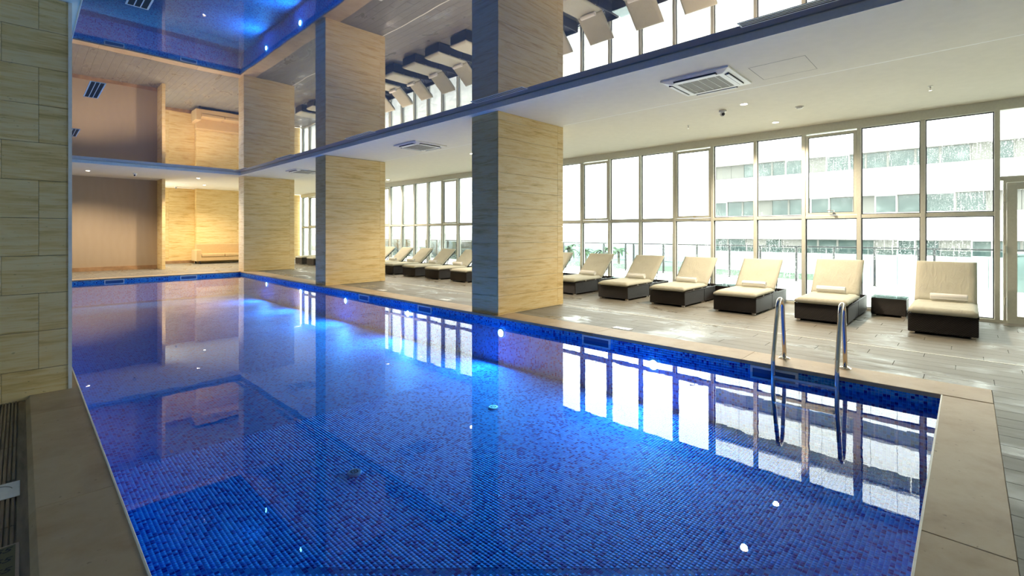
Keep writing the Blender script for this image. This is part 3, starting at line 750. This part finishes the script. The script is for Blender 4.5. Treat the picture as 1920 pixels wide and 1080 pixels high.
strap_me = MB().box(-.012, .012, -.004, .0, -.05, .0).box(-.012, .012, -.004, .0, -.062, -.052).mesh('strap')
def back_frame():
    m = MB(); L = .70
    for s in (-1, 1): m.box(0, L, s*.30-.014, s*.30+.014, -.014, .008)
    for x in (0.0, .34, L-.03): m.box(x, x+.028, -.30, .30, -.014, .008)
    return m.mesh('back_frame')
bf_me = back_frame()
def strut_mesh(ang, s):
    m = MB(); hx, hz = 1.03, .285; p = .42
    a = Vector((hx+p*math.cos(ang), 0, hz+p*math.sin(ang)-.012)); b = Vector((hx+p*math.cos(ang)+.02, 0, .29))
    for y in (s*.315,):
        m.tube([(a.x, y, a.z), (hx+.20, y, .285)], .009, 6); m.tube([(hx+.11*math.cos(ang)+.02, y, hz+.11*math.sin(ang)), (hx+.17, y, .283)], .009, 6); m.tube([(hx, y, .283), (hx+.26, y, .283)], .009, 6)
    return m.mesh('strut')
# rolled towel: real spiral
def towel_mesh():
    n = 66; turns = 4.2; R = .056; L = .40; th = .010
    vs, fs = [], []
    for i in range(n+1):
        a = i/n*turns*2*PI; r = .010+(R-.010)*i/n
        for rr in (r, max(r-th, .002)):
            for y in (-L/2, -L/2+.012, L/2-.012, L/2):
                k = rr-(0.004 if abs(y) == L/2 and rr == r else 0); vs.append((k*math.cos(a), y, k*math.sin(a)))
    for i in range(n):
        a, b = i*8, (i+1)*8
        for q in range(3): fs.append((a+q, a+q+1, b+q+1, b+q)); fs.append((a+4+q, b+4+q, b+4+q+1, a+4+q+1))
        fs.append((a, b, b+4, a+4)); fs.append((a+3, a+7, b+7, b+3))
    e = n*8; fs.append((e, e+4, e+5, e+1)); fs.append((e+1, e+5, e+6, e+2)); fs.append((e+2, e+6, e+7, e+3))
    m = MB(); m.add(vs, fs); return m.mesh('towel', True)
towel_me = towel_mesh()
def lounger(i, y, ang, x=8.34, rz=0.0):
    t = empty('sun_lounger', (x, y, 0), rz)
    ordn = ['first', 'second', 'third', 'fourth', 'fifth', 'sixth', 'seventh', 'eighth', 'ninth', 'tenth', 'eleventh', 'twelfth', 'thirteenth', 'fourteenth', 'fifteenth', 'sixteenth', 'seventeenth', 'eighteenth', 'nineteenth'][i]
    tag(t, 'dark wicker sun lounger with cream cushion, %s in the row from the glass door' % ordn, 'sun lounger', 'wicker sun loungers facing the pool')
    sb = place(seat_me, 'seat_base', 'wicker', t); tb = place(tail_me, 'tail_base', 'wicker', t); place(rim_me, 'rim', 'wicker', tb)
    for fx in (.05, .84, .94, 1.73):
        for fy in (-hw+.05, hw-.05): place(foot_me, 'foot', 'chrome', t, (fx, fy, 0))
    sc = place(seatc_me, 'seat_cushion', 'cushion_fabric', t, (-.015, 0, .318))
    for sx in (.42, .80): place(strap_me, 'strap', 'towel', sc, (sx, -.338, -.02))
    bc = place(backc_me[i % 3], 'back_cushion', 'cushion_fabric', t, (1.045, 0, .33), (0, -ang, 0))
    place(bf_me, 'back_frame', 'dark_metal', t, (1.03+.05*math.sin(ang)-.0, 0, .285), (0, -ang, 0))
    key = round(ang, 2)
    if key not in struts: struts[key] = [strut_mesh(ang, -1), strut_mesh(ang, 1)]
    for q in struts[key]: place(q, 'strut', 'dark_metal', t)
    w = place(towel_me, 'rolled_towel', 'towel', None, (x+.93, y-.0+random.uniform(-.05, .05), .366+.056), (0, random.uniform(0, 6), random.uniform(-.06, .06)))
    tag(w, 'rolled white towel on the %s lounger from the glass door' % ordn, 'towel', 'rolled towels on the loungers')
struts = {}
LY = [(0.245, .90), (1.60, .86), (2.84, .78), (4.04, .76), (5.20, .76), (6.48, .76), (7.7, .76), (8.9, .76), (10.1, .76), (11.30, .72), (12.50, .72), (13.72, .72), (14.92, .72), (16.12, .72), (17.3, .72), (18.5, .72), (19.7, .72), (20.9, .72)]
for i, (y, a) in enumerate(LY): lounger(i, y, a)
def side_table(y, label):
    t = empty('side_table', (9.92, y, 0)); tag(t, label, 'side table', 'wicker side tables between loungers')
    MB().rbox(-.235, .235, -.225, .225, .03, .295, .012, 2).build('body', 'wicker', t)
    MB().cham(-.24, .24, -.23, .23, .297, .305, .002).build('glass_top', 'table_glass', t)
    for sx in (-1, 1):
        for sy in (-1, 1): MB().cham(sx*.2-.03, sx*.2+.03, sy*.19-.03, sy*.19+.03, 0, .03, .003).build('foot', 'chrome', t)
side_table(0.925, 'dark wicker side table with glass top between the first two loungers from the glass door')
side_table(3.44, 'dark wicker side table with glass top between third and fourth loungers from the glass door')
side_table(5.84, 'dark wicker side table with glass top between fifth and sixth loungers from the glass door')

# ================================================================== SOFA
s = empty('sofa', (6.35, 24.45, 0)); tag(s, 'tan upholstered sofa against the stone wall of the far recess', 'sofa')
MB().rbox(-1.0, 1.0, -.40, .42, .12, .30, .02, 2).build('base', 'sofa_tan', s, smooth=False)
for x in (-.45, .45): MB().rbox(x-.445, x+.445, -.42, .24, .30, .44, .035, 3).build('seat_cushion', 'sofa_tan', s)
MB().rbox(-.98, .98, .20, .46, .30, .88, .04, 3).build('backrest', 'sofa_tan', s)
for x in (-1.0, 1.0): MB().rbox(x-.10, x+.10, -.42, .46, .12, .62, .03, 3).build('arm', 'sofa_tan', s)
for x in (-.95, .95):
    for y in (-.34, .38): MB().cham(x-.03, x+.03, y-.03, y+.03, 0, .12, .004).build('leg', 'dark_metal', s)

# ================================================================== OUTSIDE
terr = struct(MB().box(WX+.14, 15.75, -12, 40, -0.35, -0.03).box(-14, WX+.14, -12, YB-.14, -0.35, -0.03).build('floor_terrace', 'terrace_tile'))
g = MB().add([(15.7, -400, -7), (400, -400, -7), (400, 700, -7), (15.7, 700, -7)], [(0, 1, 2, 3)]).build('ground', 'sand'); struct(g)
sv = MB(); sv.add([(130, -3000, -6.9), (5000, -3000, -6.9), (5000, 5000, -6.9), (130, 5000, -6.9)], [(0, 1, 2, 3)])
tag(sv.build('sea', 'sea_water'), 'flat pale blue sea to the horizon beyond the terrace', 'sea', kind='stuff')
lawn = MB().box(15.8, 19.5, 3.2, 30, -.6, -.10).build('lawn', 'lawn'); tag(lawn, 'strip of pale green lawn just beyond the terrace railing', 'lawn', kind='stuff')
RX = 15.4
rail = empty('glass_railing', (RX, 0, -.03)); tag(rail, 'glass terrace railing with slim dark posts and top rail', 'railing')
posts = [-3.6, -2.6, -1.65, -.7, .59, .88, 1.75, 2.64, 3.54, 4.49, 5.38, 6.41, 7.58, 8.73, 9.05, 9.99]
posts += [10.0+.95*k for k in range(1, 21)]
pmesh = MB().cham(-.025, .025, -.025, .025, 0, .98, .003).cham(-.05, .05, -.05, .05, 0, .012, .002).mesh('post')
for y in posts: place(pmesh, 'post', 'rail_metal', rail, (0, y, 0))
MB().cham(-.03, .03, -4, 29.5, .975, 1.015, .004).build('top_rail', 'rail_metal', rail)
for a, b in zip(posts, posts[1:]):
    if b-a > .4: MB().box(-.006, .006, a+.04, b-.04, .06, .95).build('glass_panel', 'rail_glass', rail)
MB().box(-.02, .02, -4, 29.5, .02, .05).build('bottom_rail', 'white_paint', rail)
pl = empty('terrace_planter', (16.3, -1.15, -.03)); tag(pl, 'white terrace parapet block seen through the glass door', 'planter')
MB().cham(-.5, .5, -.45, .45, -.3, .86, .02).build('body', 'facade_white', pl); MB().cham(-.54, .54, -.49, .49, .86, .92, .01).build('cap', 'facade_white', pl)

# white building with ribbon windows and rounded ends
B = empty('white_building', (45.3, 8, -7)); tag(B, 'white building with long ribbon windows and rounded corner beyond the terrace', 'building')
BY0, BY1, BR = -2.6, 16.6, 2.3
def bl(x, y, z): return (x-45.3, y-8, z+7)
strips = [(21.16, 19.83), (17.77, 16.44), (14.38, 13.05), (9.66+1.33, 9.66), (7.60, 6.32), (4.24, 2.87), (0.84, -0.31), (-2.55, -3.7)]
bands = [(21.16, 23.2), (17.77, 19.83), (14.38, 16.44), (10.99, 13.05), (7.60, 9.66), (4.24, 6.32), (0.84, 2.87), (-2.55, -0.31), (-7, -3.7)]
PW = 1.6; npan = int((BY1-BY0)/PW)
for z0, z1 in bands:
    for k in range(npan):
        y = BY0+k*PW
        MB().cham(0, .35, y+.012-8, y+PW-.012-8, z0+7, z1+7, .01).build('facade_panel', 'facade_white', B)
    for s, yc in ((1, BY0+npan*PW), (-1, BY0)):
        m = MB(); n = 10; vs = []; fs = []
        for i in range(n+1):
            a = i/n*PI/2; dx = BR-BR*math.cos(a); dy = s*BR*math.sin(a)*0.8
            dx2 = BR-(BR-.35)*math.cos(a); dy2 = s*(BR-.35)*math.sin(a)*0.8
            for (x, y) in ((dx, dy), (dx2, dy2)):
                for z in (z0, z1): vs.append((x, yc+y-8, z+7))
        for i in range(n):
            a, b = i*4, (i+1)*4
            fs += [(a, b, b+1, a+1), (a+2, a+3, b+3, b+2), (a, a+2, b+2, b), (a+1, b+1, b+3, a+3)]
        fs += [(0, 1, 3, 2), (n*4, n*4+2, n*4+3, n*4+1)]
        m.add(vs, fs); m.build('rounded_corner', 'facade_white', B)
MB().box(1.2, 14, BY0-1.2-8, BY1+1.4-8, 0, 30).build('body', 'facade_grey', B)
rnd = random.Random(4)
for z1, z0 in strips:
    MB().box(.15, 1.5, BY0-8-1.2, BY1+1.0-8, z0+7-.12, z0+7-.001).box(.15, 1.5, BY0-8-1.2, BY1+1.0-8, z1+7+.001, z1+7+.12).build('slab', 'facade_white', B)
    y = BY0-1.0
    while y < BY1+.9:
        w = rnd.choice((1.05, 1.35, 1.6)); kind = rnd.random(); w = min(w, BY1+1.0-y)
        if kind < .36: MB().box(.50, .60, y+.01-8, y+w-.01-8, z0+7, z1+7).build('grey_panel', 'facade_grey', B)
        else:
            f = MB(); a, b = y-8, y+w-8
            f.box(.46, .56, a, a+.07, z0+7, z1+7).box(.46, .56, b-.07, b, z0+7, z1+7).box(.46, .56, a+.07, b-.07, z0+7, z0+7.06).box(.46, .56, a+.07, b-.07, z1+6.94, z1+7)
            wn = f.build('window', 'facade_white' if rnd.random() < .2 else 'facade_grey', B)
            MB().box(.52, .54, a+.07, b-.07, z0+7.06, z1+6.94).build('pane', 'facade_glass', wn)
        y += w
B2 = empty('grey_building', (66, -14, -7)); tag(B2, 'grey building block standing behind the white building', 'building')
MB().box(0, 14, -12, 8, 0, 24).build('body', 'facade_grey', B2)
for k in range(5):
    for j in range(6):
        wn = MB().box(-.06, 0, -11.5+j*3.2, -9.4+j*3.2, 2.5+k*4, 4.6+k*4).build('window', 'facade_white', B2)
        MB().box(-.08, -.06, -11.4+j*3.2, -9.5+j*3.2, 2.6+k*4, 4.5+k*4).build('pane', 'facade_glass', wn)

# palms by the beach
def at(u, w, v):
    r = (u-960)/FPX*w
    return Vector((r*ca+w*sa, -r*sa+w*ca, EYE-(v-HORIZON)/FPX*w))
def palm(i, u, w, v, label):
    p = at(u, w, v); t = empty('palm_tree', (p.x, p.y, -7)); tag(t, label, 'palm', 'palms by the beach')
    H = p.z+7; rn = random.Random(i)
    MB().tube([(0, 0, 0), (.1, .05, H*.5), (0, 0, H)], [.32, .24, .2], 8).build('trunk', 'palm_trunk', t, smooth=True)
    fm = MB(); n = 9; L = 2.3
    for k in range(n):
        x = k/(n-1); z = .55*math.sin(x*PI*.8)-.9*x*x; cxp = x*L; wd = .34*math.sin(PI*min(.98, x*.86+.1))
        fm.v += [(cxp, -wd, z-.12), (cxp, 0, z), (cxp, wd, z-.12)]
        if k: a = (k-1)*3; b = k*3; fm.f += [(a, b, b+1, a+1), (a+1, b+1, b+2, a+2)]
    me = fm.mesh('frond')
    for k in range(13):
        place(me, 'frond', 'palm_leaf', t, (0, 0, H), (0, rn.uniform(-.6, .35), k/13*2*PI+rn.uniform(-.15, .15)))
palm(1, 1066, 75, 468, 'small palm tree by the beach, nearest the ladder-side column')
palm(2, 1132, 80, 473, 'small palm tree by the beach behind a dark railing post')
palm(3, 1160, 85, 472, 'small palm tree by the beach with a wide rounded crown')
palm(4, 1098, 110, 472, 'slender distant palm tree by the beach behind a window mullion')
palm(5, 770, 60, 468, 'dark palm tree seen between the middle and ladder-side columns')
# shrubs beyond the railing
def shrub(i, x, y, rad, label):
    t = empty('shrub', (x, y, -.10)); tag(t, label, 'shrub', 'shrubs on the lawn')
    rn = random.Random(100+i); m = MB()
    for k in range(420):
        th = rn.uniform(0, 2*PI); ph = math.acos(rn.uniform(.02, 1)); rr = rad*rn.uniform(.75, 1.05)
        c = Vector((rr*math.sin(ph)*math.cos(th), rr*math.sin(ph)*math.sin(th), rr*.9*math.cos(ph)+rad*.2)); s = .07*rad/.5
        R = Matrix.Rotation(rn.uniform(0, 6), 3, Vector((rn.uniform(-1, 1), rn.uniform(-1, 1), rn.uniform(-1, 1))).normalized())
        m.add([c+R@Vector(p)*s for p in ((-1, 0, 0), (0, -.45, .15), (1, 0, 0), (0, .45, .15))], [(0, 1, 2, 3)])
    m.build('foliage', 'shrub_leaf', t); MB().tube([(0, 0, 0), (0, 0, rad*.7)], .03, 6).build('stem', 'palm_trunk', t)
for i, (x, y, r) in enumerate([(17.3, 16.8, .45), (17.6, 19.3, .6), (17.0, 21.6, .55), (17.4, 24.2, .7), (17.5, 27.0, .8), (18.2, 14.3, .5)]):
    shrub(i, x, y, r, ['small low', 'broad', 'middling', 'tall full', 'largest', 'lone small'][i]+' rounded green shrub on the lawn beyond the terrace railing')
